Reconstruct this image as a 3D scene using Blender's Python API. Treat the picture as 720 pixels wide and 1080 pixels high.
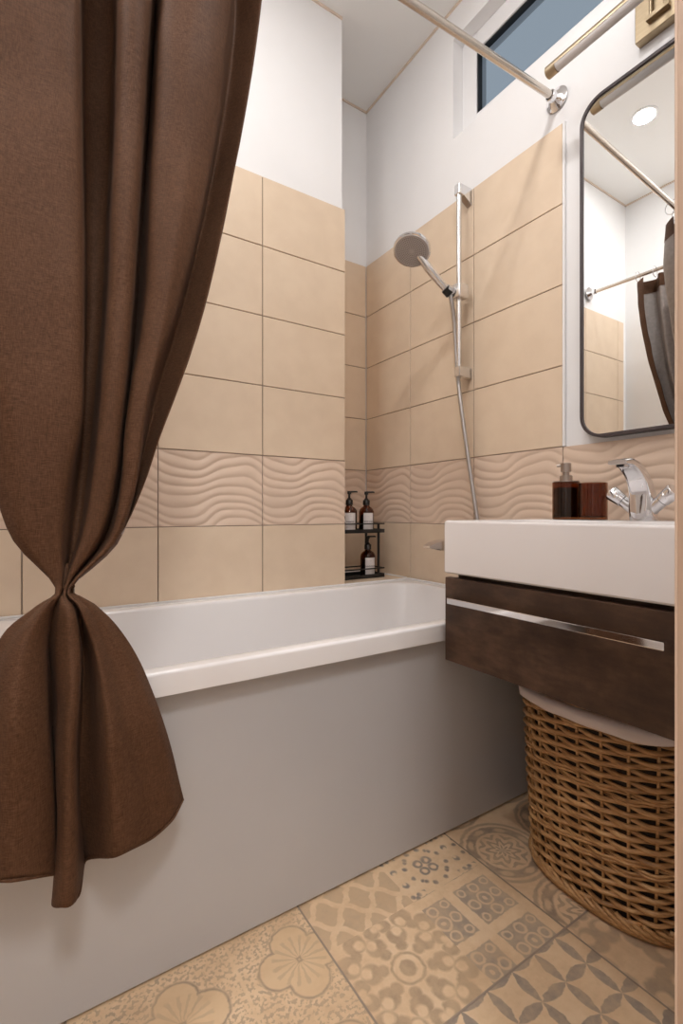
import bpy, bmesh, math, random
from mathutils import Vector, Matrix, noise
random.seed(4)
for o in list(bpy.data.objects): bpy.data.objects.remove(o, do_unlink=True)
SC = bpy.context.scene; COL = SC.collection
PI = math.pi
# ------------------------------------------------------------------ camera, world, lights, exposure
cam = bpy.data.cameras.new('camera'); camo = bpy.data.objects.new('camera', cam); COL.objects.link(camo)
cam.sensor_fit = 'AUTO'; cam.sensor_width = 36.0; cam.lens = 506.686/1080*36
cam.clip_start = .01; cam.clip_end = 50
camo.location = (0, 0, .88); camo.rotation_euler = (PI/2, 0, -.571833)
SC.camera = camo
SC.view_settings.view_transform = 'Standard'; SC.view_settings.look = 'None'
SC.view_settings.gamma = 1; SC.view_settings.use_curve_mapping = False
SC.view_settings.exposure = 0.0
W = bpy.data.worlds.new('world'); SC.world = W; W.use_nodes = True
W.node_tree.nodes['Background'].inputs[0].default_value = (.26, .315, .375, 1)
W.node_tree.nodes['Background'].inputs[1].default_value = 1.0
SC.cycles.max_bounces = 10; SC.cycles.diffuse_bounces = 6; SC.cycles.glossy_bounces = 5
SC.cycles.transmission_bounces = 8; SC.cycles.caustics_reflective = False; SC.cycles.caustics_refractive = False
SC.cycles.sample_clamp_indirect = 4.0
def area(name, loc, size, power, col, target=None, shape='DISK'):
    l = bpy.data.lights.new(name, 'AREA'); l.shape = shape; l.size = size; l.energy = power; l.color = col
    if shape == 'RECTANGLE': l.size_y = size
    o = bpy.data.objects.new(name, l); COL.objects.link(o); o.location = loc
    if target: o.rotation_euler = (Vector(target)-Vector(loc)).to_track_quat('-Z', 'Y').to_euler()
    return o
WARM = (1, .975, .955)
area('downlight_lamp_tub', (.16, 1.19, 2.835), .09, 4, WARM)
area('downlight_lamp_basin', (.60, .60, 2.835), .09, 7, WARM)
area('downlight_lamp_door', (-.33, .74, 2.835), .09, 9, WARM)
area('hall_fill', (-.10, -1.02, 2.8), .4, 29, (1, .98, .965))  # added fill light behind the camera, without a fixture

# dimensions (metres): the wall with the shower is x = D, the wall behind the tub y = YP, its niche y = YN
D, YP, YN, ZC, ZT, TR = 1.3746, 1.597, 1.913, 2.845, 2.082, .59
XL, YF = -.49, .20                      # left wall, door wall
PIER = 1.046
# ------------------------------------------------------------------ helpers
def new(name, bm, mats=None, parent=None, smooth=False, angle=None):
    me = bpy.data.meshes.new(name)
    bmesh.ops.recalc_face_normals(bm, faces=bm.faces[:])
    bm.to_mesh(me); bm.free()
    o = bpy.data.objects.new(name, me); COL.objects.link(o)
    for m in (mats if isinstance(mats, (list, tuple)) else [mats]):
        if m: me.materials.append(m)
    if smooth:
        me.polygons.foreach_set('use_smooth', [True]*len(me.polygons))
        if angle is not None:
            try: me.set_sharp_from_angle(angle=math.radians(angle))
            except Exception: pass
    if parent: o.parent = parent; o.matrix_parent_inverse = parent.matrix_world.inverted() if False else Matrix.Translation(-parent.location)
    return o
def empty(name, loc, label, cat, group=None):
    o = bpy.data.objects.new(name, None); COL.objects.link(o); o.location = loc; o.empty_display_size = .05
    return tag(o, label, cat, group)
def tag(o, label, cat, group=None, kind=None):
    o['label'] = label; o['category'] = cat
    if group: o['group'] = group
    if kind: o['kind'] = kind
    return o
def struct(o, label=None):
    o['kind'] = 'structure'
    if label: o['label'] = label
    return o
def BM(): return bmesh.new()
def box(bm, x0, x1, y0, y1, z0, z1, mi=0, bev=0, seg=2):
    vs = [bm.verts.new((x, y, z)) for x in (x0, x1) for y in (y0, y1) for z in (z0, z1)]
    fs = [bm.faces.new([vs[i] for i in f]) for f in ((0,1,3,2),(4,6,7,5),(0,4,5,1),(2,3,7,6),(0,2,6,4),(1,5,7,3))]
    for f in fs: f.material_index = mi
    if bev:
        es = list({e for f in fs for e in f.edges})
        bmesh.ops.bevel(bm, geom=es, offset=bev, segments=seg, profile=.5, affect='EDGES')
    return fs
def frame_of(d):
    d = d.normalized(); a = Vector((0,0,1)) if abs(d.z) < .9 else Vector((1,0,0))
    u = d.cross(a).normalized(); return u, d.cross(u).normalized()
def tube(bm, pts, rad, n=12, closed=False, caps=True, mi=0, ry=None):
    """sweep a circle (or ellipse rad x ry, ry along world z-ish) along pts with parallel transport"""
    P = [Vector(p) for p in pts]; N = len(P); rings = []
    u = None
    for i, p in enumerate(P):
        if closed: d = (P[(i+1) % N]-P[i-1])
        else: d = P[min(i+1, N-1)]-P[max(i-1, 0)]
        d.normalize()
        if u is None: u, v = frame_of(d)
        else:
            u = (u-d*u.dot(d)).normalized(); v = d.cross(u)
        r = rad[i] if isinstance(rad, (list, tuple)) else rad
        rr = r if ry is None else (ry[i] if isinstance(ry, (list, tuple)) else ry)
        rings.append([bm.verts.new(p+u*(r*math.cos(2*PI*k/n))+v*(rr*math.sin(2*PI*k/n))) for k in range(n)])
    for i in range(N if closed else N-1):
        a, b = rings[i], rings[(i+1) % N]
        for k in range(n):
            f = bm.faces.new((a[k], a[(k+1) % n], b[(k+1) % n], b[k])); f.material_index = mi
    if caps and not closed:
        for r in (rings[0][::-1], rings[-1]):
            f = bm.faces.new(r); f.material_index = mi
    return rings
def lathe(bm, prof, axis=(0,0,0), n=32, mat=None, mi=0, caps=True):
    """prof: (r,z) list, revolved about z through axis; mat optional 4x4"""
    rings = []
    for r, z in prof:
        ring = []
        for k in range(n):
            co = Vector((r*math.cos(2*PI*k/n), r*math.sin(2*PI*k/n), z))
            co = (mat @ co) if mat else co
            ring.append(bm.verts.new(co+Vector(axis)))
        rings.append(ring)
    for a, b in zip(rings, rings[1:]):
        for k in range(n):
            f = bm.faces.new((a[k], a[(k+1) % n], b[(k+1) % n], b[k])); f.material_index = mi
    if caps:
        for r in (rings[0][::-1], rings[-1]):
            f = bm.faces.new(r); f.material_index = mi
def align(d):
    """4x4 turning +z onto d"""
    return Vector(d).to_track_quat('Z', 'Y').to_matrix().to_4x4()
def rrect(x0, x1, y0, y1, r, z, n=8):
    out = []
    for cx, cy, a0 in ((x1-r, y1-r, 0), (x0+r, y1-r, PI/2), (x0+r, y0+r, PI), (x1-r, y0+r, 1.5*PI)):
        for k in range(n+1):
            a = a0+PI/2*k/n; out.append((cx+r*math.cos(a), cy+r*math.sin(a), z))
    return out
def loft(bm, loops, cap0=False, cap1=False, mi=0):
    R = [[bm.verts.new(p) for p in L] for L in loops]; n = len(R[0])
    for a, b in zip(R, R[1:]):
        for k in range(n):
            f = bm.faces.new((a[k], a[(k+1) % n], b[(k+1) % n], b[k])); f.material_index = mi
    if cap0: bm.faces.new(R[0][::-1]).material_index = mi
    if cap1: bm.faces.new(R[-1]).material_index = mi
    return R
def crom(p0, p1, p2, p3, t, k=.5):
    h1, h2 = 2*t**3-3*t*t+1, 3*t*t-2*t**3
    return [h1*b+h2*c+k*((t**3-2*t*t+t)*(c-a)+(t**3-t*t)*(d-b)) for a, b, c, d in zip(p0, p1, p2, p3)]
def spline(P, per, ten=.5):
    out = []; n = len(P)
    for i in range(n-1):
        a = P[max(i-1, 0)]; d = P[min(i+2, n-1)]
        for k in range(per): out.append(crom(a, P[i], P[i+1], d, k/per, ten))
    out.append(list(P[-1])); return out

# ------------------------------------------------------------------ shader maths
class S:
    """a float socket with arithmetic that writes Math nodes"""
    def __init__(s, nt, k): s.nt, s.k = nt, k
    def op(s, o, *a, clamp=False):
        n = s.nt.nodes.new('ShaderNodeMath'); n.operation = o; n.use_clamp = clamp
        for i, x in enumerate((s,)+a):
            if isinstance(x, S): s.nt.links.new(x.k, n.inputs[i])
            else: n.inputs[i].default_value = x
        return S(s.nt, n.outputs[0])
    def __add__(s, o): return s.op('ADD', o)
    __radd__ = __add__
    def __sub__(s, o): return s.op('SUBTRACT', o)
    def __rsub__(s, o): return s.op('MULTIPLY', -1.).op('ADD', o)
    def __mul__(s, o): return s.op('MULTIPLY', o)
    __rmul__ = __mul__
    def __truediv__(s, o): return s.op('DIVIDE', o)
    def fl(s): return s.op('FLOOR')
    def fr(s): return s.op('FRACT')
    def ab(s): return s.op('ABSOLUTE')
    def mx(s, o): return s.op('MAXIMUM', o)
    def mn(s, o): return s.op('MINIMUM', o)
    def sin(s): return s.op('SINE')
    def cos(s): return s.op('COSINE')
    def lt(s, o, w=.02):
        """soft s < o"""
        return ((o-s)/w+.5).op('ADD', 0., clamp=True)
    def gt(s, o, w=.02): return ((s-o)/w+.5).op('ADD', 0., clamp=True)
    def eq(s, v): return s.op('COMPARE', float(v), .25)
def ln(x, y): return (x*x+y*y).op('SQRT')
def material(name, base=(.8,.8,.8), rough=.5, metal=0, **kw):
    m = bpy.data.materials.new(name); m.use_nodes = True
    b = m.node_tree.nodes['Principled BSDF']
    b.inputs['Base Color'].default_value = (*base, 1); b.inputs['Roughness'].default_value = rough; b.inputs['Metallic'].default_value = metal
    for k, v in kw.items(): b.inputs[k.replace('_', ' ')].default_value = v
    return m
def nodes(m): return m.node_tree, m.node_tree.nodes['Principled BSDF']
def node(nt, t, **kw):
    n = nt.nodes.new(t)
    for k, v in kw.items():
        if k in n.inputs: n.inputs[k].default_value = v
        else: setattr(n, k, v)
    return n
def coords(nt, scale=(1,1,1), which='Object'):
    tc = nt.nodes.new('ShaderNodeTexCoord'); mp = nt.nodes.new('ShaderNodeMapping'); mp.inputs['Scale'].default_value = scale
    nt.links.new(tc.outputs[which], mp.inputs['Vector']); return mp.outputs[0]
def noise_tex(nt, vec, scale, detail=3, rough=.5):
    n = node(nt, 'ShaderNodeTexNoise'); n.inputs['Scale'].default_value = scale; n.inputs['Detail'].default_value = detail; n.inputs['Roughness'].default_value = rough
    nt.links.new(vec, n.inputs['Vector']); return S(nt, n.outputs['Fac'])
def ramp(nt, fac, stops):
    r = nt.nodes.new('ShaderNodeValToRGB'); e = r.color_ramp.elements
    while len(e) < len(stops): e.new(.5)
    for el, (p, c) in zip(e, stops): el.position = p; el.color = (*c, 1)
    nt.links.new(fac.k, r.inputs[0]); return r.outputs[0]
def mix(nt, fac, a, b):
    n = nt.nodes.new('ShaderNodeMix'); n.data_type = 'RGBA'
    for s, v in ((n.inputs[0], fac), (n.inputs[6], a), (n.inputs[7], b)):
        if isinstance(v, S): nt.links.new(v.k, s)
        elif isinstance(v, tuple): s.default_value = (*v, 1)
        elif isinstance(v, (int, float)): s.default_value = v
        else: nt.links.new(v, s)
    return n.outputs[2]
def bump(nt, b, h, strength, dist=.002):
    n = nt.nodes.new('ShaderNodeBump'); n.inputs['Strength'].default_value = strength; n.inputs['Distance'].default_value = dist
    nt.links.new(h.k, n.inputs['Height']); nt.links.new(n.outputs[0], b.inputs['Normal'])
def mottled(name, c0, c1, scale, rough, stretch=(1,1,1), bm=0, bs=200, detail=4, lo=.35, hi=.65, **kw):
    m = material(name, c0, rough, **kw); nt, b = nodes(m); v = coords(nt, stretch)
    n = noise_tex(nt, v, scale, detail); nt.links.new(ramp(nt, n, [(lo, c0), (hi, c1)]), b.inputs['Base Color'])
    if bm: bump(nt, b, noise_tex(nt, v, bs, 2), bm, .001)
    return m
M_plaster = mottled('white_plaster', (.83,.825,.83), (.86,.855,.86), 3, .85, bm=.12, bs=120)
M_ceiling = material('ceiling_paint', (.86,.855,.84), .6)
M_cove = material('ceiling_joint', (.72,.60,.50), .8)
M_tile = mottled('beige_tile', (.72,.57,.425), (.755,.605,.455), 14, .38, bm=.06, bs=160, detail=6)
M_wave = mottled('wave_tile', (.70,.54,.425), (.73,.565,.445), 9, .4)
M_grout = material('tile_grout', (.30,.22,.175), .9)
M_seal = material('white_sealant', (.85,.83,.82), .4)
M_acryl = material('white_acrylic', (.83,.81,.81), .14, Coat_Weight=.2)
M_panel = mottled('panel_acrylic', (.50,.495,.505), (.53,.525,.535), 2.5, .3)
M_ceramic = material('white_ceramic', (.82,.79,.79), .12)
M_chrome = material('chrome', (.82,.82,.84), .07, 1)
M_satin = material('satin_chrome', (.74,.73,.73), .22, 1)
M_hose = material('metal_hose', (.55,.54,.54), .3, 1)
M_steel = material('rod_steel', (.66,.60,.54), .27, 1)
M_brass = mottled('antique_brass', (.40,.32,.215), (.46,.37,.255), 30, .33, stretch=(1,1,12), metal=1)
M_black = material('black_metal', (.012,.011,.011), .45)
M_blackp = material('black_plastic', (.012,.011,.010), .35)
M_rubber = material('dark_rubber', (.03,.028,.028), .6)
M_frame = material('mirror_frame_dark', (.075,.062,.065), .4, .3)
M_mirror = material('mirror_silver', (.93,.94,.93), .0, 1)
M_diff = material('lamp_diffuser', (.70,.68,.68), .45)
M_pvc = material('white_window_plastic', (.85,.85,.86), .3)
M_gasket = material('black_gasket', (.02,.022,.025), .6)
M_label = material('paper_label', (.74,.70,.69), .6)
M_ink = material('label_ink', (.10,.09,.09), .7)
M_steelp = material('pump_steel', (.44,.38,.34), .3, 1)
M_lining = mottled('curtain_lining', (.27,.23,.215), (.32,.275,.255), 60, .45)
M_emit = material('lamp_glass', (1,1,1), .4)
M_emit.node_tree.nodes['Principled BSDF'].inputs['Emission Color'].default_value = (1,.95,.88,1)
M_emit.node_tree.nodes['Principled BSDF'].inputs['Emission Strength'].default_value = 30
M_amber = material('amber_glass', (.36,.145,.05), .03, Transmission_Weight=1.0, IOR=1.45)
M_liquid = material('soap_liquid', (.09,.038,.017), .2)
M_glass = material('window_glass', (1,1,1), .0, Transmission_Weight=1.0, IOR=1.02)
def wood(name, c0, c1, stretch):
    m = material(name, c0, .5); nt, b = nodes(m); v = coords(nt, stretch)
    n = noise_tex(nt, v, 9, 6, .6); nt.links.new(ramp(nt, n, [(.3, c0), (.7, c1)]), b.inputs['Base Color']); bump(nt, b, n, .1); return m
M_oak = wood('oak_veneer', (.46,.315,.225), (.58,.415,.305), (14, 14, .35))
M_oakedge = wood('oak_edge', (.62,.46,.35), (.70,.53,.41), (14, 14, .4))
# dark oxide laminate of the drawer
M_oxide = material('oxide_brown_laminate', (.05,.03,.02), .38, Specular_IOR_Level=.3); nt, b = nodes(M_oxide); v = coords(nt)
n1 = noise_tex(nt, v, 7, 8, .62); n2 = noise_tex(nt, coords(nt, (1, .6, 2.2)), 26, 6, .7)
nt.links.new(ramp(nt, n1*.65+n2*.35, [(.32, (.024,.012,.0075)), (.5, (.060,.032,.0195)), (.68, (.125,.070,.043))]), b.inputs['Base Color'])
bump(nt, b, n2, .06); b.inputs['Roughness'].default_value = .42
# willow
M_willow = material('willow', (.36,.18,.065), .45); nt, b = nodes(M_willow)
n1 = noise_tex(nt, coords(nt, (1, 1, 9)), 12, 5, .6); n2 = noise_tex(nt, coords(nt, (1, 1, 6)), 60, 2)
nt.links.new(ramp(nt, n1*.6+n2*.4, [(.30, (.16,.07,.023)), (.47, (.40,.21,.08)), (.64, (.60,.36,.165))]), b.inputs['Base Color'])
M_willowd = material('willow_shadowed_stake', (.17,.08,.03), .6)
M_core = material('basket_inner_shade', (.05,.033,.022), .9)  # dark colour painted as shade behind the weave gaps
M_liner = material('basket_liner_cloth', (.66,.58,.56), .8, Transmission_Weight=.0)
# curtain cloth
M_cloth = material('brown_woven_cloth', (.105,.048,.024), .62, Sheen_Weight=.03, Specular_IOR_Level=.1); nt, b = nodes(M_cloth)
b.inputs['Sheen Roughness'].default_value = .5; b.inputs['Sheen Tint'].default_value = (.8,.6,.5,1)
a1 = noise_tex(nt, coords(nt, (1, 1, .08)), 1100, 1); a2 = noise_tex(nt, coords(nt, (.1, .1, 1)), 1100, 1)
big = noise_tex(nt, coords(nt), 6, 3)
w = a1*.42+a2*.42+big*.16
nt.links.new(ramp(nt, w, [(.36, (.056,.025,.0125)), (.5, (.088,.0415,.0215)), (.64, (.124,.062,.034))]), b.inputs['Base Color'])
bump(nt, b, a1+a2, .25, .0006)

# floor: 45 cm patchwork stoneware, patterns by 22.5 cm cell
M_floor = material('patchwork_stoneware', (.6,.45,.3), .33); nt, b = nodes(M_floor)
tc = nt.nodes.new('ShaderNodeTexCoord'); sx = nt.nodes.new('ShaderNodeSeparateXYZ'); nt.links.new(tc.outputs['Object'], sx.inputs[0])
fx, fy = S(nt, sx.outputs[0]), S(nt, sx.outputs[1])
wob = noise_tex(nt, tc.outputs['Object'], 70, 3)-.5
X = (fx-.498)/.225; Y = (fy-.598)/.225
ix, iy = X.fl(), Y.fl()
Xw = X+wob*.035; Yw = Y-wob*.035
def local(ox, oy, k=1.): return ((Xw*k+ox).fr()-.5, (Yw*k+oy).fr()-.5)
def ring(r, r0, w): return (r-r0).ab().lt(w, .02)
def blob(x, y, cx, cy, r, s=.025): return ln(x-cx, y-cy).lt(r, s)
def mand(x, y):
    ax, ay = x.ab(), y.ab(); return ax.mx(ay), ax.mn(ay)
def leaves(x, y):
    A, B = mand(x, y); r = ln(x, y)
    c1 = blob(A, B, .30, .12, .095)*(1-blob(A, B, .335, .145, .05)); c2 = blob(A, B, .43, .27, .105)*(1-blob(A, B, .40, .24, .05))
    c3 = blob(A, B, .20, .09, .055); c4 = blob(A, B, .44, .07, .07)*(1-blob(A, B, .46, .03, .035)); c5 = blob(A, B, .33, .31, .05)
    d = c1.mx(c2).mx(c3).mx(c4).mx(c5)
    return d.mx(r.lt(.075)).mx(ring(r, .14, .012))
P_leaf = leaves(*local(0, 0))
P_leaf2 = leaves(*local(.25, .4, .8))
def trellis(x, y):
    u, v = (x+y)*2.6, (x-y)*2.6
    uu, vv = (u+.055*(v*2*PI).sin()).fr()-.5, (v+.055*(u*2*PI).sin()).fr()-.5
    return uu.ab().mn(vv.ab()).gt(.11, .05)
P_trel = trellis(Xw, Yw)
def crosses(x, y):
    A, B = mand(x, y); r = ln(x, y)
    c = (B.lt(.035)*A.lt(.13)).mx(blob(A, B, .14, .05, .032)).mx(r.lt(.05))
    c = c*(1-r.lt(.02)); c = c.mx(ring(r, .235, .022)*((A*19).sin().gt(-.1, .3)))
    c = c.mx(blob(A, B, .36, .0, .05)*(1-blob(A, B, .39, .0, .03))).mx(blob(A, B, .42, .42, .08)*(1-blob(A, B, .42, .42, .04))).mx(blob(A, B, .40, .18, .035)).mx(blob(A,B,.30,.26,.03))
    return c
P_cross = crosses(*local(0.05, .23, 1.35))
def quad(x, y):
    A, B = mand(x, y); r = ln(x, y)
    sq = A.lt(.40, .02)
    inn = ring(r, .13, .02).mx(ring(ln(A-.27, B), .09, .02)).mx(ring(ln(A-.29, B-.29), .07, .018)).mx(r.lt(.04))
    return sq*(1-inn*.75)
P_quad = quad(*local(.62, .36, 1.75))
def petals(x, y):
    a = ln(x, y-.5).mx(ln(x, y+.5)).lt(.575, .03); c = ln(x-.5, y).mx(ln(x+.5, y)).lt(.575, .03)
    return a.mx(c)
def petal_grid(kx):
    # circles on a square grid turned to the tile: lens shapes along both grid directions
    u, v = Xw*kx, Yw*kx
    x, y = u.fr()-.5, v.fr()-.5
    def lens(a, bb): return (bb.ab()+ (a*a)*.62).lt(.155, .03)
    e1 = lens(x, (v.fr()).mn(1-v.fr())); e2 = lens(y, (u.fr()).mn(1-u.fr()))
    return e1.mx(e2)*1.
P_pet = petal_grid(3.3)
def quatre(x, y):
    A, B = mand(x, y); r = ln(x, y)
    lobes = ln(A-.19, B).lt(.185, .02); ang = (B*60/(A+.02)*.12)
    inn = lobes*(1-ln(A-.19, B).lt(.165, .015)*1.)
    rays = ((x.op('ARCTAN2', y))*16).sin().gt(.35, .5)*r.lt(.24)*.35
    filig = noise_tex(nt, tc.outputs['Object'], 130, 2).gt(.53, .05)*(1-lobes)*.7
    edge = (x.ab().mx(y.ab())).gt(.485, .012)
    return inn.mx(rays).mx(filig)*(1-edge), lobes
P_qua, P_lob = quatre(*local(.75, .425, 1.))
def round_med(x, y):
    r = ln(x, y); th = x.op('ARCTAN2', y)
    band = ring(r, .36, .055)*(1-ring(ln(r-.36, (th*4).sin()*.05), .0, .035)*.8)
    f = ((r*55+(th*8).sin()*2.2).sin()).gt(.1, .5)*r.lt(.27)*.75
    return band.mx(f).mx(ring(r, .47, .02)*.8)
P_med = round_med(*local(.14, .5))
c0 = ix.eq(0); c1 = ix.eq(1); r0 = iy.eq(0); r1 = iy.eq(1)
xneg = X.lt(0., .001); xbig = X.gt(2., .001); yneg = Y.lt(0., .001)
t1 = (1-xneg)*(1-xbig)*(1-yneg)
dark = t1*(c0*r0*P_leaf*.72+c0*r1*P_trel*.50+c1*r1*P_cross*1.15+c1*r0*P_quad*.75)
dark = dark+xneg*P_qua*.9+(1-xneg)*xbig*(1-yneg)*P_med*.9+(1-xneg)*yneg*((1-xbig)*P_pet*.85+xbig*P_leaf2*.7)
bluish = (t1*c1).mx((1-xneg)*yneg*(1-xbig)).mx(xneg*.4).mx(xbig*.4)
wear = noise_tex(nt, tc.outputs['Object'], 9, 5, .6); wear2 = noise_tex(nt, tc.outputs['Object'], 45, 4, .65)
dark = dark*((wear*1.2+wear2*1.3-.48).op('ADD', 0., clamp=True))
dark = dark.op('MULTIPLY', 1.0, clamp=True)
ground = ramp(nt, wear*.6+wear2*.4, [(.3, (.62,.425,.26)), (.5, (.74,.53,.335)), (.7, (.81,.61,.41))])
ground = mix(nt, xneg*P_lob*.5, ground, (.66,.46,.27))
inkc = mix(nt, bluish, (.33,.225,.145), (.25,.21,.185))
colr = mix(nt, dark, ground, inkc)
gx = ((X*.5).fr()-.5).ab().gt(.5-.0045, .003); gy = ((Y*.5).fr()-.5).ab().gt(.5-.0045, .003)
gm = gx.mx(gy)
nt.links.new(mix(nt, gm, colr, (.33,.255,.195)), b.inputs['Base Color'])
bump(nt, b, (1-gm)*1.+wear2*.12, .5, .002)
nt.links.new((gm*.4+wear*.18+.27).k, b.inputs['Roughness'])

# ------------------------------------------------------------------ the room
bm = BM(); box(bm, -1.1, 1.6, -1.25, 2.1, -.06, 0); struct(new('floor', bm, M_floor), 'beige patchwork patterned stone-effect floor tiles')
bm = BM(); box(bm, -1.1, 1.6, -1.25, 2.1, ZC, ZC+.06); ceil = struct(new('ceiling', bm, M_ceiling), 'plain pale ceiling')
xp = D+.008; yp = YP+.010; yn = YN+.008
# shower wall with its high window opening y .15...1.343, z 2.336...2.725
WY0, WY1, WZ0, WZ1 = .26, 1.343, 1.457+.88, 1.842+.88
bm = BM()
box(bm, xp, xp+.12, -1.25, 2.1, 0, WZ0); box(bm, xp, xp+.12, -1.25, 2.1, WZ1, ZC)
box(bm, xp, xp+.12, -1.25, WY0, WZ0, WZ1); box(bm, xp, xp+.12, WY1, 2.1, WZ0, WZ1)
wall_r = struct(new('wall_right', bm, M_plaster), 'white wall with shower and mirror')
bm = BM(); box(bm, XL-.1, 1.036, yp, 2.1, 0, ZC); box(bm, 1.036, xp, yn, 2.1, 0, ZC)
wall_b = struct(new('wall_back', bm, M_plaster), 'white wall behind bathtub with a corner niche')
bm = BM(); box(bm, XL-.1, XL, YF-.1, yp, 0, ZC); struct(new('wall_left', bm, M_plaster), 'white wall at the left')
bm = BM(); box(bm, .528, xp, YF-.1, YF, 0, ZC); box(bm, XL, -.40, YF-.1, YF, 0, ZC); box(bm, -.40, .528, YF-.1, YF, 2.12, ZC)
struct(new('wall_front', bm, M_plaster), 'white wall with the doorway')
bm = BM(); box(bm, -1.1, 1.6, -1.31, -1.25, 0, ZC); box(bm, -1.16, -1.1, -1.25, YF-.1, 0, ZC); box(bm, -1.1, XL-.1, YF-.1, YF-.04, 0, ZC)
struct(new('wall_hallway', bm, M_plaster), 'white hallway wall behind the camera')
# thin beige joint where walls meet the ceiling
bm = BM()
for a in ((xp-.006, xp, YF, yn), (1.036, xp, yn-.006, yn), (XL, 1.036, yp-.006, yp), (XL, XL+.006, YF, yp)):
    box(bm, a[0], a[1], a[2], a[3], ZC-.008, ZC)
struct(new('trim_1', bm, M_cove), 'thin beige joint under the ceiling')
# tiles -------------------------------------------------------------
G = .0016
def plain_tile(bm, T, a0, a1, z0, z1, depth=.008):
    """T(a, n, z) -> world; n is the distance in front of the plaster"""
    g = G; e = .0012
    lo = [(a0+g, z0+g), (a1-g, z0+g), (a1-g, z1-g), (a0+g, z1-g)]
    hi = [(a0+g+e, z0+g+e), (a1-g-e, z0+g+e), (a1-g-e, z1-g-e), (a0+g+e, z1-g-e)]
    A = [bm.verts.new(T(a, .001, z)) for a, z in lo]; B = [bm.verts.new(T(a, depth-.001, z)) for a, z in lo]; C = [bm.verts.new(T(a, depth, z)) for a, z in hi]
    for P, Q in ((A, B), (B, C)):
        for k in range(4): bm.faces.new((P[k], P[(k+1) % 4], Q[(k+1) % 4], Q[k]))
    bm.faces.new(C)
RID = [0, .115, .225, .345, .475, .60, .735, .865, 1.0, 1.13]      # crease heights, uneven as on the tile
def wave_h(a, zz):
    """relief in metres: rounded ridges between wavy creases; a, zz run 0..1 over one tile"""
    amp = .098*(1+.22*math.sin(8*zz+1))*(1-.2*abs(zz-.5))
    q = zz+amp*math.sin(2*PI*a+.25*math.sin(4*PI*a+1.2*zz)+.35*math.sin(5*zz))+.012*math.sin(9*zz+3*a)
    q = q+.0
    k = 0
    qq = (q+1) % 1.0
    while k < len(RID)-2 and RID[k+1] <= qq: k += 1
    f = (qq-RID[k])/(RID[k+1]-RID[k])
    s = math.sin(PI*min(1, f**.8)) if f < 1 else 0
    return .0027*s
def wave_tile(bm, T, a0, a1, z0, z1, t0=0., t1=1., depth=.008):
    g = G; na = max(6, int(84*(a1-a0)/.355)); nz = 110
    V = []
    for i in range(na+1):
        row = []
        for j in range(nz+1):
            a = a0+g+(a1-a0-2*g)*i/na; z = z0+g+(z1-z0-2*g)*j/nz
            h = wave_h(t0+(t1-t0)*i/na, j/nz)
            row.append(bm.verts.new(T(a, depth-.0030+h, z)))
        V.append(row)
    for i in range(na):
        for j in range(nz): bm.faces.new((V[i][j], V[i+1][j], V[i+1][j+1], V[i][j+1]))
    rim = [V[i][0] for i in range(na+1)]+[V[na][j] for j in range(1, nz+1)]+[V[i][nz] for i in range(na-1, -1, -1)]+[V[0][j] for j in range(nz-1, 0, -1)]
    # skirt back to the plaster
    bk = [bm.verts.new(v.co-(Vector(T(0, 1, 0))-Vector(T(0, 0, 0)))*(depth-.0036)) for v in rim]
    n = len(rim)
    for k in range(n): bm.faces.new((rim[k], bk[k], bk[(k+1) % n], rim[(k+1) % n]))
zs = [ZT-.25*k for k in range(9)]+[0]
def tiling(T, seg, top_only_below=None, parent=None, rows=range(9), phase=None):
    plain, wave, gr = BM(), BM(), BM()
    for (a0, a1, r0) in seg:
        for k in rows:
            if k < r0: continue
            z1, z0 = zs[k], zs[k+1]
            if z1-z0 < .01: continue
            if k == 4:
                w = a1-a0
                t0, t1 = (0, w/.355) if a0 > min(s[0] for s in seg)+.01 or w > .34 else (1-w/.355, 1)
                wave_tile(wave, T, a0, a1, z0, z1, t0, t1)
            else: plain_tile(plain, T, a0, a1, z0, z1)
        zt = zs[r0]
        A = [gr.verts.new(T(a, n, z)) for a in (a0+.0005, a1-.0005) for n in (.0008, .0048) for z in (0, zt-.0012)]
        for f in ((0,1,3,2),(4,6,7,5),(0,4,5,1),(2,3,7,6),(0,2,6,4),(1,5,7,3)): gr.faces.new([A[i] for i in f])
    new('tile_cladding', plain, M_tile, parent); o = new('wave_tile_band', wave, M_wave, parent, smooth=True, angle=62); new('tile_joints', gr, M_grout, parent)
TB = lambda a, n, z: (xp-n, a, z)                # shower wall, a = y
TA = lambda a, n, z: (a, yp+.002-.012*n/.008 if False else yp-n*1.25, z)      # wall behind the tub, a = x
TN = lambda a, n, z: (a, yn-n, z)                # niche back
# a runs towards +x / -y on the photo; mirror so that waves read left to right
TBm = lambda a, n, z: (xp-n, -a, z)
tiling(TBm, [(-1.913, -1.587, 0), (-1.587, -1.232, 0), (-1.232, -.877, 0), (-.877, -.522, 4), (-.522, -YF-.001, 4)], parent=wall_r)
tiling(TA, [(-.45, -.379, 0), (-.379, -.024, 0), (-.024, .336, 0), (.336, .693, 0), (.693, PIER, 0)], parent=wall_b)
tiling(TN, [(1.05, D, 0)], parent=wall_b)
# tiled reveal of the pier (faces the niche)
bm = BM(); TP = lambda a, n, z: (1.036+n*1.25, a, z)
for k in range(9):
    if zs[k]-zs[k+1] > .01: plain_tile(bm, TP, YP+.004, YN, zs[k+1], zs[k])
new('pier_tiles', bm, M_tile, wall_b)
bm = BM(); box(bm, D-.001, xp, .869, .8768, ZT-1.0+.001, ZT); struct(new('trim_2', bm, M_pvc), 'white edge strip beside the shower tiles')
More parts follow.
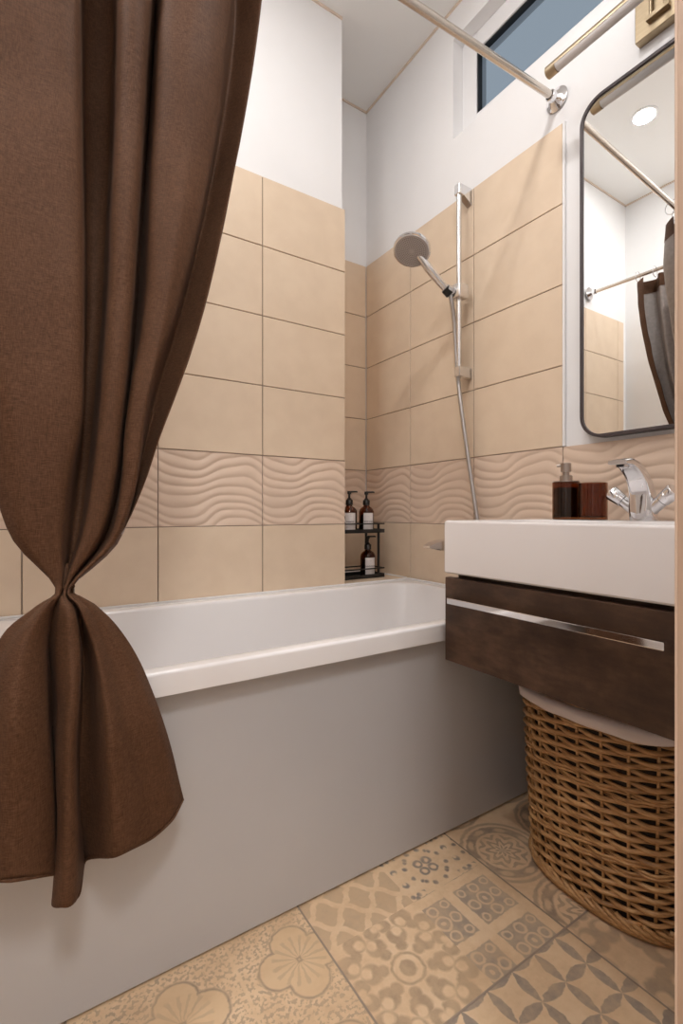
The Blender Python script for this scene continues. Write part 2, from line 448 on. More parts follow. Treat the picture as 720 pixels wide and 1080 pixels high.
# tiled ledge in the niche
bm = BM(); box(bm, 1.048, D-.001, YP+.006, YN-.001, TR-.08, TR+.002, bev=.001); led = struct(new('trim_3', bm, M_tile), 'beige tiled ledge behind the bathtub corner')
bm = BM(); tube(bm, [(1.05, YN-.004, TR+.004), (D-.004, YN-.004, TR+.004), (D-.004, YP+.01, TR+.004)], .004, 6); new('sealant_bead', bm, M_seal, led)
# window ------------------------------------------------------------
win = struct(bpy.data.objects.new('window_1', None), 'high transom window with blue grey panes'); COL.objects.link(win); win.location = (xp+.07, .8, WZ0)
fx0, fx1, fw = xp+.05, xp+.11, .072
bm = BM()
box(bm, fx0, fx1, WY1-fw, WY1, WZ0, WZ1, bev=.004); box(bm, fx0, fx1, WY0, WY0+fw, WZ0, WZ1, bev=.004)
box(bm, fx0, fx1, WY0+fw, WY1-fw, WZ1-fw, WZ1, bev=.004); box(bm, fx0, fx1, WY0+fw, WY1-fw, WZ0, WZ0+fw, bev=.004)
new('window_frame', bm, M_pvc, win)
bm = BM(); g = .004
a0, a1, z0, z1 = WY0+fw, WY1-fw, WZ0+fw, WZ1-fw
box(bm, fx0+.006, fx0+.03, a1-g, a1, z0, z1); box(bm, fx0+.006, fx0+.03, a0, a0+g, z0, z1); box(bm, fx0+.006, fx0+.03, a0, a1, z1-g, z1); box(bm, fx0+.006, fx0+.03, a0, a1, z0, z0+g)
new('gasket', bm, M_gasket, win)
bm = BM(); box(bm, fx0+.016, fx0+.022, a0+.001, a1-.001, z0+.001, z1-.001); new('pane', bm, M_glass, win)
# door frame at the right edge ---------------------------------------
door = struct(bpy.data.objects.new('door_1', None), 'oak door frame at the right edge'); COL.objects.link(door); door.location = (.52, .15, 0)
bm = BM(); box(bm, .4995, .528, YF-.115, .2045, 0, 2.12); box(bm, -.40, -.37, YF-.115, .2045, 0, 2.12); box(bm, -.37, .4995, YF-.115, .2045, 2.09, 2.12); new('jamb', bm, M_oak, door)
bm = BM(); box(bm, .4995, .59, .2045, .2075, 0, 2.16, bev=.0012); box(bm, -.46, -.37, .2045, .2075, 0, 2.16); new('jamb_edge', bm, M_oakedge, door)

# ------------------------------------------------------------------ bathtub
tub = empty('bathtub', (.62, 1.25, 0), 'white built-in bathtub with plain pale side panel under the beige tiles', 'bathtub')
x0, x1, y0, y1 = -.125, D-.002, .908, YP-.004
L = [rrect(x0+.012, x1-.002, y0+.012, y1-.001, .012, TR-.045), rrect(x0, x1, y0, y1, .02, TR-.045), rrect(x0, x1, y0, y1, .02, TR-.007)]
for k in range(1, 6):
    a = PI/2*k/5; q = .007*(1-math.cos(a)); L.append(rrect(x0+q, x1-min(q, .002), y0+q, y1-min(q, .001), .02, TR-.007+.007*math.sin(a)))
ix0, ix1, iy0, iy1 = x0+.07, x1-.055, y0+.038, y1-.048
L.append(rrect(ix0-.008, ix1+.008, iy0-.008, iy1+.008, .11, TR))
for k in range(1, 5):
    a = PI/2*k/4; q = .012*math.sin(a)-.008; L.append(rrect(ix0+q, ix1-q, iy0+q, iy1-q, .11, TR-.012*(1-math.cos(a))))
for q, z in ((.012, TR-.06), (.028, TR-.16), (.045, TR-.28), (.06, TR-.36), (.085, TR-.40), (.13, TR-.418)):
    L.append(rrect(ix0+q*2.2, ix1-q*1.1, iy0+q, iy1-q, .12+q*.3, z))
bm = BM(); loft(bm, L, cap1=True); new('tub_shell', bm, M_acryl, tub, smooth=True, angle=40)
bm = BM(); box(bm, x0+.03, x1, .9495, .965, .005, TR-.045, bev=.002); box(bm, x0+.03, x0+.045, .965, y1, .005, TR-.045)
new('side_panel', bm, M_panel, tub)
bm = BM(); lathe(bm, [(.03, 0), (.03, .004), (.024, .007), (.0, .007)], (1.14, 1.25, TR-.418), 24, caps=False); new('drain', bm, M_chrome, tub, smooth=True, angle=40)
bm = BM(); tube(bm, [(x0+.02, y1-.003, TR+.003), (x1-.004, y1-.003, TR+.003), (x1-.004, y0+.01, TR+.003)], .004, 6); new('sealant_bead', bm, M_seal, tub, smooth=True)

# ------------------------------------------------------------------ vanity
VX, VY0, VY1 = .88, .289, .882
van = empty('vanity_cabinet', (1.12, .585, .506), 'dark brown wall-hung vanity drawer under the white basin', 'vanity')
bm = BM(); box(bm, VX+.019, xp-.009, VY0+.002, VY1-.001, .507, .712, bev=.001); box(bm, VX+.035, xp-.009, VY0+.02, VY1-.012, .712, .7245); new('cabinet_body', bm, M_oxide, van)
bm = BM(); box(bm, VX, VX+.018, VY0, VY1, .506, .7155, bev=.0012); dr = new('drawer_front', bm, M_oxide, van)
bm = BM(); hz = .664
box(bm, VX-.032, VX-.022, .367, .845, hz-.007, hz+.007, bev=.0012)
box(bm, VX-.024, VX-.0001, .367, .379, hz-.007, hz+.007, bev=.001); box(bm, VX-.024, VX-.0001, .833, .845, hz-.007, hz+.007, bev=.001)
h = new('drawer_handle', bm, M_chrome, van); h['label'] = 'long chrome bar handle'
# basin
BZ = .859
bas = empty('wash_basin', (1.12, .589, .7255), 'white rectangular ceramic basin on the dark drawer unit', 'sink')
bx0, bx1, by0, by1 = VX, xp-.009, .289, .889
L = [rrect(bx0+.004, bx1, by0+.004, by1-.004, .006, .7255, 3), rrect(bx0, bx1, by0, by1, .008, .7295, 3), rrect(bx0, bx1, by0, by1, .008, BZ-.007, 3)]
for k in range(1, 5):
    a = PI/2*k/4; q = .007*(1-math.cos(a)); L.append(rrect(bx0+q, bx1-q*.2, by0+q, by1-q, .008, BZ-.007+.007*math.sin(a), 3))
for q, z in ((0, BZ), (.004, BZ-.002), (.008, BZ-.008), (.016, BZ-.05), (.03, BZ-.085), (.06, BZ-.098), (.10, BZ-.102)):
    L.append(rrect(bx0+.018+q, 1.19-q, by0+.022+q, by1-.022-q, .03, z, 3))
bm = BM(); loft(bm, L, cap0=True, cap1=True); new('basin_body', bm, M_ceramic, bas, smooth=True, angle=35)
bm = BM(); lathe(bm, [(.022, 0), (.022, .003), (.016, .005), (0, .005)], (1.05, .589, BZ-.102), 20, caps=False); new('drain', bm, M_chrome, bas, smooth=True, angle=40)
# faucet
fa = empty('basin_faucet', (1.25, .586, BZ), 'chrome two-lever basin mixer with a curved flat spout', 'faucet')
path = spline([(1.252, .0), (1.251, .022), (1.249, .045), (1.242, .075), (1.222, .105), (1.190, .128), (1.158, .137), (1.131, .1355)], 4)
wid = spline([(.029,.029), (.0285,.0285), (.027,.026), (.0245,.021), (.023,.0165), (.022,.0125), (.0215,.0085), (.021,.0055)], 4)
bm = BM(); loops = []
for i, (px, pz) in enumerate(path):
    j0, j1 = max(i-1, 0), min(i+1, len(path)-1); d = Vector((path[j1][0]-path[j0][0], 0, path[j1][1]-path[j0][1])).normalized(); nrm = Vector((d.z, 0, -d.x))
    w, t = wid[i]; e = .75 if i > 6 else 1.0
    lp = []
    for k in range(24):
        a = 2*PI*k/24; c, s = math.cos(a), math.sin(a); ex = 2/(2+2.2*min(1, i/10))
        lp.append(Vector((px, .586, BZ+pz))+nrm*(t*math.copysign(abs(c)**ex, c))+Vector((0, 1, 0))*(w*math.copysign(abs(s)**ex, s)))
    loops.append(lp)
loft(bm, loops, True, True); new('spout', bm, M_chrome, fa, smooth=True, angle=50)
bm = BM(); lathe(bm, [(.008, .002), (.008, -.003)], (1.143, .586, BZ+.128), 14); new('aerator', bm, M_rubber, fa)
for s in (1, -1):
    dv = Vector((-.12, s*.78, .62)).normalized(); o0 = Vector((1.25, .586+s*.016, BZ+.026))
    bm = BM(); tube(bm, [o0, o0+dv*.02, o0+dv*.036], [.0165, .0155, .0148], 18); new('lever_stem', bm, M_chrome, fa, smooth=True, angle=40)
    bm = BM(); tube(bm, [o0+dv*.0365, o0+dv*.038, o0+dv*.052, o0+dv*.070, o0+dv*.0735], [.0145, .0165, .018, .0195, .0175], 20)
    lathe(bm, [(.0055, 0), (.0055, .004), (.004, .005)], o0+dv*.047+Vector((-.0155, 0, .004)), 12, mat=align((-1, 0, .2)))
    new('lever', bm, M_chrome, fa, smooth=True, angle=40)
# soap dispenser and tumbler
def glass_cup(bm, r, h, wall, base):
    prof = [(0, 0), (r-.002, 0), (r, .002), (r, h-.001), (r-.001, h), (r-wall, h), (r-wall, base+.003), (r-wall-.003, base), (0, base)]
    lathe(bm, prof, (0,0,0), 40, caps=False); bmesh.ops.remove_doubles(bm, verts=bm.verts[:], dist=1e-6)
sd = empty('soap_dispenser', (1.25, .787, BZ), 'amber glass soap dispenser with a steel pump on the basin', 'soap dispenser')
bm = BM(); glass_cup(bm, .0355, .104, .003, .006); bmesh.ops.translate(bm, verts=bm.verts, vec=sd.location); new('glass_bottle', bm, M_amber, sd, smooth=True, angle=40)
bm = BM(); lathe(bm, [(.0318, .0075), (.0318, .088)], sd.location, 32); new('liquid', bm, M_liquid, sd, smooth=True, angle=40)
bm = BM(); lathe(bm, [(.034, .1041), (.034, .1065), (.0165, .108)], sd.location, 32); lathe(bm, [(.0165, .1066), (.0165, .1215), (.015, .1225), (.0085, .1226), (.0085, .132), (.0135, .1325), (.0135, .156), (.012, .1575)], sd.location, 28)
tube(bm, [sd.location+Vector((0, 0, .151)), sd.location+Vector((-.008, .020, .151)), sd.location+Vector((-.009, .022, .1495))], .0042, 10)
new('pump', bm, M_steelp, sd, smooth=True, angle=40)
tb = empty('tumbler', (1.25, .711, BZ), 'amber glass tumbler beside the soap dispenser', 'cup')
bm = BM(); glass_cup(bm, .0352, .098, .0032, .007); bmesh.ops.translate(bm, verts=bm.verts, vec=tb.location); new('glass_body', bm, M_amber, tb, smooth=True, angle=40)

# ------------------------------------------------------------------ mirror and picture light
mx1 = xp-.0005; mf = D-.024; my0, my1, mz0, mz1, mr = .285, .808, 1.0925, 2.069, .065
mi = empty('mirror', (D-.01, .545, mz0), 'rounded rectangular mirror in a thin dark frame above the basin', 'mirror')
def yz(loop, x): return [(x, p[0], p[1]) for p in loop]
bm = BM(); e = .009
o_ = rrect(my0, my1, mz0, mz1, mr, 0, 12); i_ = rrect(my0+e, my1-e, mz0+e, mz1-e, mr-e, 0, 12); o2 = rrect(my0+.001, my1-.001, mz0+.001, mz1-.001, mr, 0, 12)
loft(bm, [yz(i_, mx1), yz(o_, mx1), yz(o_, mf+.001), yz(o2, mf), yz(i_, mf), yz(i_, mf+.006)]); new('frame', bm, M_frame, mi, smooth=True, angle=35)
bm = BM(); bm.faces.new([bm.verts.new(p) for p in yz(i_, mf+.004)]); q = bmesh.ops.extrude_face_region(bm, geom=bm.faces[:]); bmesh.ops.translate(bm, verts=[v for v in q['geom'] if isinstance(v, bmesh.types.BMVert)], vec=(.004, 0, 0))
new('mirror_glass', bm, M_mirror, mi)
pl = empty('picture_light', (xp, .597, 2.19), 'antique brass bar light above the mirror', 'wall lamp')
bm = BM(); box(bm, D-.018, xp, .537, .657, 2.132, 2.236, bev=.0015); new('back_plate', bm, M_brass, pl)
bm = BM(); box(bm, D-.032, D-.0181, .57, .624, 2.158, 2.170, bev=.001); new('arm_bar', bm, M_brass, pl)
ly, lx, lz, lr = .55, 1.24, 2.135, .0165
for yy in (.580, .614):
    bm = BM(); tube(bm, spline([(D-.026, yy, 2.170), (D-.03, yy, 2.26), (1.315, yy, 2.285), (1.275, yy, 2.27), (1.248, yy, 2.215), (lx, yy, lz+.022)], 5), .0042, 10); new('arm', bm, M_brass, pl, smooth=True, angle=40)
bm = BM(); box(bm, lx-.009, lx+.009, .57, .624, lz+.0135, lz+.026, bev=.002); new('arm_clamp', bm, M_brass, pl)
LY0, LY1 = .356, .838
bm = BM(); lathe(bm, [(.0, 0), (lr-.002, 0), (lr, .002), (lr, .03)], (lx, LY0, lz), 28, mat=align((0, 1, 0)), caps=False)
lathe(bm, [(lr, 0), (lr, .028), (lr-.002, .03), (0, .03)], (lx, LY1-.03, lz), 28, mat=align((0, 1, 0)), caps=False)
# half shell over the diffuser
A = [[bm.verts.new((lx+lr*math.cos(a), y, lz+lr*math.sin(a))) for a in [math.radians(-12+204*k/20) for k in range(21)]] for y in (LY0+.03, LY1-.03)]
for k in range(20): bm.faces.new((A[0][k], A[0][k+1], A[1][k+1], A[1][k]))
new('tube_housing', bm, M_brass, pl, smooth=True, angle=40)
bm = BM(); lathe(bm, [(lr-.0012, .0), (lr-.0012, LY1-LY0-.062)], (lx, LY0+.031, lz), 28, mat=align((0, 1, 0))); new('diffuser', bm, M_diff, pl, smooth=True, angle=40)
# recessed ceiling lights
for x, y, lab in ((.16, 1.19, 'round recessed ceiling light above the bathtub, seen in the mirror'), (.60, .60, 'round recessed ceiling light in front of the basin'), (-.33, .74, 'round recessed ceiling light near the doorway')):
    cl = empty('ceiling_light', (x, y, ZC), lab, 'ceiling light', 'recessed ceiling lights')
    bm = BM(); lathe(bm, [(.048, 0), (.06, 0), (.06, -.003), (.05, -.006), (.048, -.004), (.048, 0)], (x, y, ZC), 32, caps=False); new('trim_ring', bm, M_pvc, cl, smooth=True, angle=40)
    bm = BM(); lathe(bm, [(0, -.001), (.047, -.001), (.047, -.003), (0, -.003)], (x, y, ZC), 32, caps=False); new('lamp_glass', bm, M_emit, cl)

# ------------------------------------------------------------------ shower rail, hand shower, tub mixer
BX, BY = 1.32, 1.252
rail = empty('shower_rail', (D, BY, 1.39), 'chrome vertical slide rail on the beige shower wall', 'shower rail')
bm = BM(); tube(bm, [(BX, BY, 1.385), (BX, BY, 2.075)], .009, 16); new('bar', bm, M_satin, rail, smooth=True, angle=40)
for z0, z1 in ((2.022, 2.082), (1.376, 1.414)):
    bm = BM(); zm = z1 if z0 > 1.9 else z1
    pr = [(BX-.012, z1-.036), (BX-.012, z1), (D, z1+.0), (D, z0-.002), (BX+.012, z1-.036)]
    A = [bm.verts.new((x, BY-.013, z)) for x, z in pr]; B = [bm.verts.new((x, BY+.013, z)) for x, z in pr]
    bm.faces.new(A); bm.faces.new(B[::-1])
    for k in range(5): bm.faces.new((A[k], B[k], B[(k+1) % 5], A[(k+1) % 5]))
    bmesh.ops.bevel(bm, geom=bm.edges[:], offset=.002, segments=2, profile=.5, affect='EDGES')
    new('wall_bracket', bm, M_satin, rail)
SZ = 1.692
bm = BM(); box(bm, BX-.024, BX+.024, BY-.025, BY+.023, SZ-.030, SZ+.022, bev=.006, seg=3); tube(bm, [(BX-.015, BY+.012, SZ), (BX-.042, BY+.02, SZ+.006)], [.017, .0155], 18); new('slider', bm, M_satin, rail, smooth=True, angle=40)
H0 = Vector((1.282, 1.274, 1.692)); HC = Vector((1.138, 1.303, 1.818)); hd = (HC-H0).normalized()
bm = BM(); tube(bm, [H0-hd*.016, H0+hd*.012], [.0165, .0175], 18); new('holder_clip', bm, M_blackp, rail, smooth=True, angle=40)
hs = empty('hand_shower', tuple(H0), 'chrome hand shower with round grey spray face and hose', 'shower head')
hn = Vector((-.40, -.22, -.89)).normalized(); Mh = align(hn); hr = .0665
bm = BM(); lathe(bm, [(0, -.016), (.03, -.016), (hr-.014, -.012), (hr-.003, -.002), (hr, .004), (hr, .012), (hr-.003, .0145), (hr-.006, .0145)], HC, 48, mat=Mh, caps=False); new('head_shell', bm, M_chrome, hs, smooth=True, angle=45)
M_face = material('spray_face', (.30,.27,.265), .4); nt, b = nodes(M_face)
tcg = nt.nodes.new('ShaderNodeTexCoord'); mp = nt.nodes.new('ShaderNodeMapping'); mp.vector_type = 'POINT'
sp = nt.nodes.new('ShaderNodeSeparateXYZ'); nt.links.new(tcg.outputs['UV'], sp.inputs[0])
rx, ry = S(nt, sp.outputs[0]), S(nt, sp.outputs[1]); rr = ln(rx, ry); th = rx.op('ARCTAN2', ry); kk = (rr*9).fl()
dots = ln((rr*9).fr()-.5, ((th*(kk*6+4)/(2*PI)).fr()-.5)*1.0).lt(.32, .15)*rr.lt(.93)*rr.gt(.16)
nt.links.new(mix(nt, dots, (.45,.41,.40), (.22,.20,.19)), b.inputs['Base Color'])
bm = BM(); uv = bm.loops.layers.uv.new('UVMap'); c = bm.verts.new(HC+Mh @ Vector((0, 0, .0142))); RG = [bm.verts.new(HC+Mh @ Vector(((hr-.006)*math.cos(2*PI*k/48), (hr-.006)*math.sin(2*PI*k/48), .0142))) for k in range(48)]
for k in range(48):
    f = bm.faces.new((c, RG[k], RG[(k+1) % 48]))
    for lp, (a, q) in zip(f.loops, ((0, 0), (k, 1), (k+1, 1))): lp[uv].uv = (q*math.cos(2*PI*a/48), q*math.sin(2*PI*a/48))
fo = new('spray_face', bm, M_face, hs); fo['label'] = 'grey nozzle face'
hp = spline([tuple(H0+hd*.012), tuple(H0+hd*.05), tuple(H0+hd*.10), tuple(HC-hd*.062-hn*.006), tuple(HC-hd*.035-hn*.008)], 5)
bm = BM(); nn = len(hp); tube(bm, hp, [.0125+.0025*math.sin(PI*i/nn) for i in range(nn)], 18); new('handle', bm, M_satin, hs, smooth=True, angle=50)
hose = spline([tuple(H0-hd*.015), (1.302, 1.272, 1.655), (1.322, 1.279, 1.60), (1.334, 1.281, 1.50), (1.336, 1.272, 1.374), (1.336, 1.25, 1.229), (1.336, 1.218, 1.052), (1.334, 1.178, .853), (1.328, 1.165, .80)], 14)
bm = BM(); tube(bm, hose, [.0072+(.0007 if i % 2 else 0) for i in range(len(hose))], 10); ho = new('hose', bm, M_hose, hs, smooth=True); ho['label'] = 'ribbed metal hose'
mxr = empty('bath_mixer', (D, 1.17, .77), 'chrome bath mixer spout over the tub behind the basin', 'faucet')
bm = BM(); tube(bm, [(1.33, 1.08, .775), (1.33, 1.26, .775)], .022, 20); tube(bm, [(1.33, 1.10, .775), (D, 1.10, .775)], .016, 16); tube(bm, [(1.33, 1.24, .775), (D, 1.24, .775)], .016, 16); new('mixer_body', bm, M_chrome, mxr, smooth=True, angle=40)
bm = BM(); pr = [(1.122, 1.195, 1.228, .7655, .7585), (1.15, 1.192, 1.232, .776, .752), (1.19, 1.188, 1.235, .783, .746), (1.32, 1.18, 1.235, .790, .742)]
loft(bm, [[(x, a, zb), (x, b_, zb), (x, b_, zt_), (x, a, zt_)] for x, a, b_, zt_, zb in pr], True, True); new('spout', bm, M_chrome, mxr)
bm = BM(); lathe(bm, [(.012, 0), (.012, .04), (.01, .042)], (1.33, 1.12, .795), 16); new('lever', bm, M_chrome, mxr, smooth=True, angle=40)

# ------------------------------------------------------------------ shower caddy and bottles
cd = empty('shower_caddy', (1.19, 1.76, TR+.002), 'black two-tier metal shower shelf on the tiled ledge', 'shelf')
cx0, cx1, cy0, cy1 = 1.062, 1.315, 1.69, 1.80; Z0 = TR+.003
for z in (Z0, .789):
    bm = BM(); box(bm, cx0, cx1, cy0, cy1, z, z+.003); box(bm, cx0, cx1, cy0, cy0+.003, z, z+.016); box(bm, cx0, cx1, cy1-.003, cy1, z, z+.016); box(bm, cx0, cx0+.003, cy0, cy1, z, z+.016); box(bm, cx1-.003, cx1, cy0, cy1, z, z+.016)
    new('tray', bm, M_black, cd)
    bm = BM(); zr = z+.037; box(bm, cx0, cx1, cy0, cy0+.005, zr, zr+.0055); box(bm, cx0, cx1, cy1-.005, cy1, zr, zr+.0055); box(bm, cx0, cx0+.005, cy0, cy1, zr, zr+.0055); box(bm, cx1-.005, cx1, cy0, cy1, zr, zr+.0055)
    new('guard_rail', bm, M_black, cd)
for x in (cx0+.03, cx1-.032):
    bm = BM(); box(bm, x, x+.008, cy0+.004, cy0+.012, Z0+.003, .83); new('post', bm, M_black, cd)
    bm = BM(); box(bm, x, x+.008, cy1-.012, cy1-.004, Z0+.003, .83); new('post', bm, M_black, cd)
def text_mesh(txt, size, r, zc, bold=0):
    cu = bpy.data.curves.new('t', 'FONT'); cu.body = txt; cu.size = size; cu.align_x = 'CENTER'; cu.align_y = 'CENTER'; cu.offset = bold
    o = bpy.data.objects.new('t', cu); COL.objects.link(o); dg = bpy.context.evaluated_depsgraph_get(); me = o.evaluated_get(dg).to_mesh()
    out = ([tuple(v.co) for v in me.vertices], [tuple(p.vertices) for p in me.polygons]); o.evaluated_get(dg).to_mesh_clear(); bpy.data.objects.remove(o); bpy.data.curves.remove(cu)
    return [(r*math.sin(x/r), -r*math.cos(x/r), z+zc) for x, z, _ in out[0]], out[1]
def bottle(x, y, z, turn, words, label):
    e = empty('pump_bottle', (x, y, z), label, 'bottle', 'amber pump bottles on the shower shelf')
    R_ = Matrix.Rotation(turn, 4, 'Z'); T_ = Matrix.Translation(e.location) @ R_
    r = .0335
    pr = [(0, 0), (r-.003, 0), (r, .003), (r, .088), (r-.003, .097), (r-.010, .106), (.014, .112), (.0125, .116), (.0125, .126), (.010, .126), (.010, .114), (r-.012, .104), (r-.005, .095), (r-.002, .087), (r-.002, .004), (0, .003)]
    bm = BM(); lathe(bm, pr, (0,0,0), 36, caps=False); bmesh.ops.remove_doubles(bm, verts=bm.verts[:], dist=1e-6); bm.transform(T_); new('glass_body', bm, M_amber, e, smooth=True, angle=50)
    bm = BM(); lathe(bm, [(r-.0026, .0045), (r-.0026, .075)], (0,0,0), 28); bm.transform(T_); new('liquid', bm, M_liquid, e, smooth=True, angle=50)
    bm = BM(); lathe(bm, [(.0135, .117), (.0155, .118), (.0155, .138), (.0135, .140), (.011, .141), (.008, .147), (.0048, .148), (.0048, .164), (.0085, .164), (.0085, .1765), (.007, .178)], (0,0,0), 24)
    tube(bm, [(0, 0, .1745), (.030, .0, .1752), (.036, 0, .1735)], [.0042, .0036, .003], 10)
    bm.transform(Matrix.Translation(e.location) @ Matrix.Rotation(-.75, 4, 'Z')); new('pump', bm, M_blackp, e, smooth=True, angle=50)
    bm = BM(); rl = r+.0005; n = 20; half = .024/rl
    V = [[bm.verts.new((q*math.sin(a), -q*math.cos(a), zz)) for a in [-half+2*half*k/n for k in range(n+1)]] for q, zz in ((rl, .007), (rl, .083))]
    for k in range(n): bm.faces.new((V[0][k], V[0][k+1], V[1][k+1], V[1][k]))
    bm.transform(T_); lb = new('label', bm, M_label, e, smooth=True)
    bm = BM()
    for txt, sz, zc, bo in words:
        vs, ps = text_mesh(txt, sz, rl+.0004, zc, bo); bv = [bm.verts.new(v) for v in vs]
        for p in ps:
            try: bm.faces.new([bv[i] for i in p])
            except ValueError: pass
    bm.transform(T_)
    t = new('label_text', bm, M_ink, e); t.parent = lb; t.matrix_parent_inverse = Matrix.Identity(4)
W1 = lambda s: ((s, .0072, .045, .0002), ('. . . .', .007, .070, .0001))
bottle(1.157, 1.735, .793, -.45, W1('SHAMPOO'), 'amber pump bottle at left on upper tier of black shelf')
bottle(1.248, 1.735, .793, -.30, W1('BODY WASH'), 'amber pump bottle at right on upper tier of black shelf')
bottle(1.256, 1.735, Z0+.0035, -.25, W1('CONDITIONER'), 'amber pump bottle standing alone on lower tier of black shelf')

# ------------------------------------------------------------------ laundry basket
LB = Vector((1.19, .612, 0))
bk = empty('laundry_basket', tuple(LB), 'woven willow laundry basket with white liner under the vanity', 'basket')
NST = 24
def sup(ax, ay, n=2.5, cnt=480):
    P = []
    for k in range(cnt):
        a = 2*PI*k/cnt; c, s = math.cos(a), math.sin(a)
        P.append(Vector((ax*math.copysign(abs(c)**(2/n), c), ay*math.copysign(abs(s)**(2/n), s), 0)))
    L_ = [0]
    for k in range(cnt): L_.append(L_[-1]+(P[(k+1) % cnt]-P[k]).length)
    tot = L_[-1]
    def at(t):
        d = (t % 1.0)*tot; lo, hi = 0, cnt
        while hi-lo > 1:
            m = (lo+hi)//2
            if L_[m] <= d: lo = m
            else: hi = m
        f = (d-L_[lo])/(L_[lo+1]-L_[lo]); p = P[lo].lerp(P[(lo+1) % cnt], f); tg = (P[(lo+1) % cnt]-P[lo]).normalized()
        return p, Vector((tg.y, -tg.x, 0))
    return at
ZR = .432
def dims(z):
    f = z/ZR; return .153+.027*f**.8, .187+.02*f**.8
bm = BM(); rows = []; z = .030; r_ = 0
wale = (9, 10, 11, 22, 23)
while z < ZR+.004:
    rows.append(z); z += .0128
per = 10
for ri, z in enumerate(rows):
    at = sup(*dims(z)); pts = []; ph = ri % 2
    thin = ri in (8, 9, 10, 20, 21)
    for k in range(NST*per):
        s = k/per; p, nrm = at(k/(NST*per))
        off = .0062*math.cos(PI*(s+ph)); 
        zz = z+.0016*noise.noise(Vector((s*.9, ri*3.1, 0)))+.0022*math.sin(PI*(s+ph))
        pts.append(LB+p+nrm*off+Vector((0, 0, zz)))
    if thin:
        for dz in (-.0035, .0035): tube(bm, [p+Vector((0, 0, dz)) for p in pts], .0034, 6, closed=True)
    else: tube(bm, pts, .0044+.0009*random.random(), 7, closed=True, ry=.0050+.0008*random.random())
new('woven_wall', bm, M_willow, bk, smooth=True)
# braided foot border
bm = BM(); at = sup(.158, .192)
for k in range(NST*2):
    pts = []
    for j in range(9):
        t = (k+j/8*2.6)/(NST*2); p, nrm = at(t); f = j/8
        pts.append(LB+p+nrm*(.006*math.sin(PI*f)+.001)+Vector((0, 0, .031-.024*f+.002)))
    tube(bm, pts, .0052, 6)
pts = [LB+at(k/96)[0]*.985+Vector((0, 0, .006)) for k in range(96)]; tube(bm, pts, .006, 6, closed=True)
new('foot_border', bm, M_willow, bk, smooth=True)
bm = BM()
for k in range(NST):
    pts = []
    for j in range(8):
        z = .012+(ZR-.02)*j/7; p, nrm = sup(*dims(z), cnt=120)(k/NST); pts.append(LB+p+Vector((0, 0, z)))
    tube(bm, pts, .0036, 6)
new('stakes', bm, M_willow, bk, smooth=True)
bm = BM(); Ls = []
for j in range(5):
    z = .006+(ZR-.012)*j/4; ax, ay = dims(z); at = sup(ax-.0095, ay-.0095); Ls.append([tuple(LB+at(k/72)[0]+Vector((0, 0, z))) for k in range(72)])
loft(bm, Ls, True, True); new('inner_shade_sleeve', bm, M_core, bk, smooth=True, angle=50)  # added dark sleeve, stands in for the shaded basket interior
# white liner folded over the rim, wavy hem
bm = BM(); n = 160; Ls = []
for q, dz, wv in ((-.010, .022, 0), (.002, .0245, .2), (.010, .0225, .5), (.0165, .018, .8), (.0185, .012, 1), (.0165, .002, 1.2), (.0155, -.005, 1.3)):
    at = sup(.180+q, .207+q); lp = []
    for k in range(n):
        p, nrm = at(k/n); nz = noise.noise(Vector((k*.11, 0, 0))); nz2 = noise.noise(Vector((k*.31, 5, dz*30)))
        lp.append(LB+p+nrm*(.0022*nz2*wv)+Vector((0, 0, ZR+dz-.006+.008*nz*wv)))
    Ls.append(lp)
loft(bm, Ls); li = new('liner', bm, M_liner, bk, smooth=True); sm = li.modifiers.new('thickness', 'SOLIDIFY'); sm.thickness = .0012; li['label'] = 'white cloth liner'
# woven lid
bm = BM()
for ri, (q, z) in enumerate(((.003, .4575), (.004, .467), (.004, .4765), (-.003, .486))):
    at = sup(.180+q, .207+q); tube(bm, [LB+at(k/240)[0]+at(k/240)[1]*(.003*math.cos(PI*(k/10+ri)))+Vector((0, 0, z)) for k in range(240)], .0052, 7, closed=True)
for ri in range(14):
    f = 1-(ri+1)/15.; at = sup(.170*f, .197*f); tube(bm, [LB+at(k/120)[0]+Vector((0, 0, .488+.002*math.cos(PI*(k/5+ri)))) for k in range(120)], .0058, 6, closed=True)
new('lid', bm, M_willow, bk, smooth=True)

# ------------------------------------------------------------------ curtain rod
RZ = 2.17
rod = empty('curtain_rod', (D, .90, RZ), 'steel L-shaped shower curtain rod with round chrome wall flanges', 'curtain rod')
cor = Vector((-.095, .9705, RZ))
bm = BM(); tube(bm, [(D-.01, .90, RZ), (.60, .937, RZ)], .0108, 16); tube(bm, [(.62, .936, RZ)]+spline([(.02, .965, RZ), (-.06, .969, RZ), (-.092, .995, RZ), (-.095, 1.06, RZ)], 5)+[(-.06, YP-.01, RZ)], .0098, 16)
new('rod', bm, M_steel, rod, smooth=True, angle=40)
for loc, d in (((xp, .90, RZ), (-1, .03, 0)), ((-.06, yp-.011, RZ), (0, -1, 0))):
    bm = BM(); lathe(bm, [(0, 0), (.036, 0), (.037, .004), (.034, .007), (.030, .0085), (.024, .014), (.018, .019), (.0155, .021), (.0155, .036), (.013, .038)], loc, 36, mat=align(d), caps=False); f = new('flange', bm, M_chrome, rod, smooth=True, angle=35); f['label'] = 'round chrome wall flange'

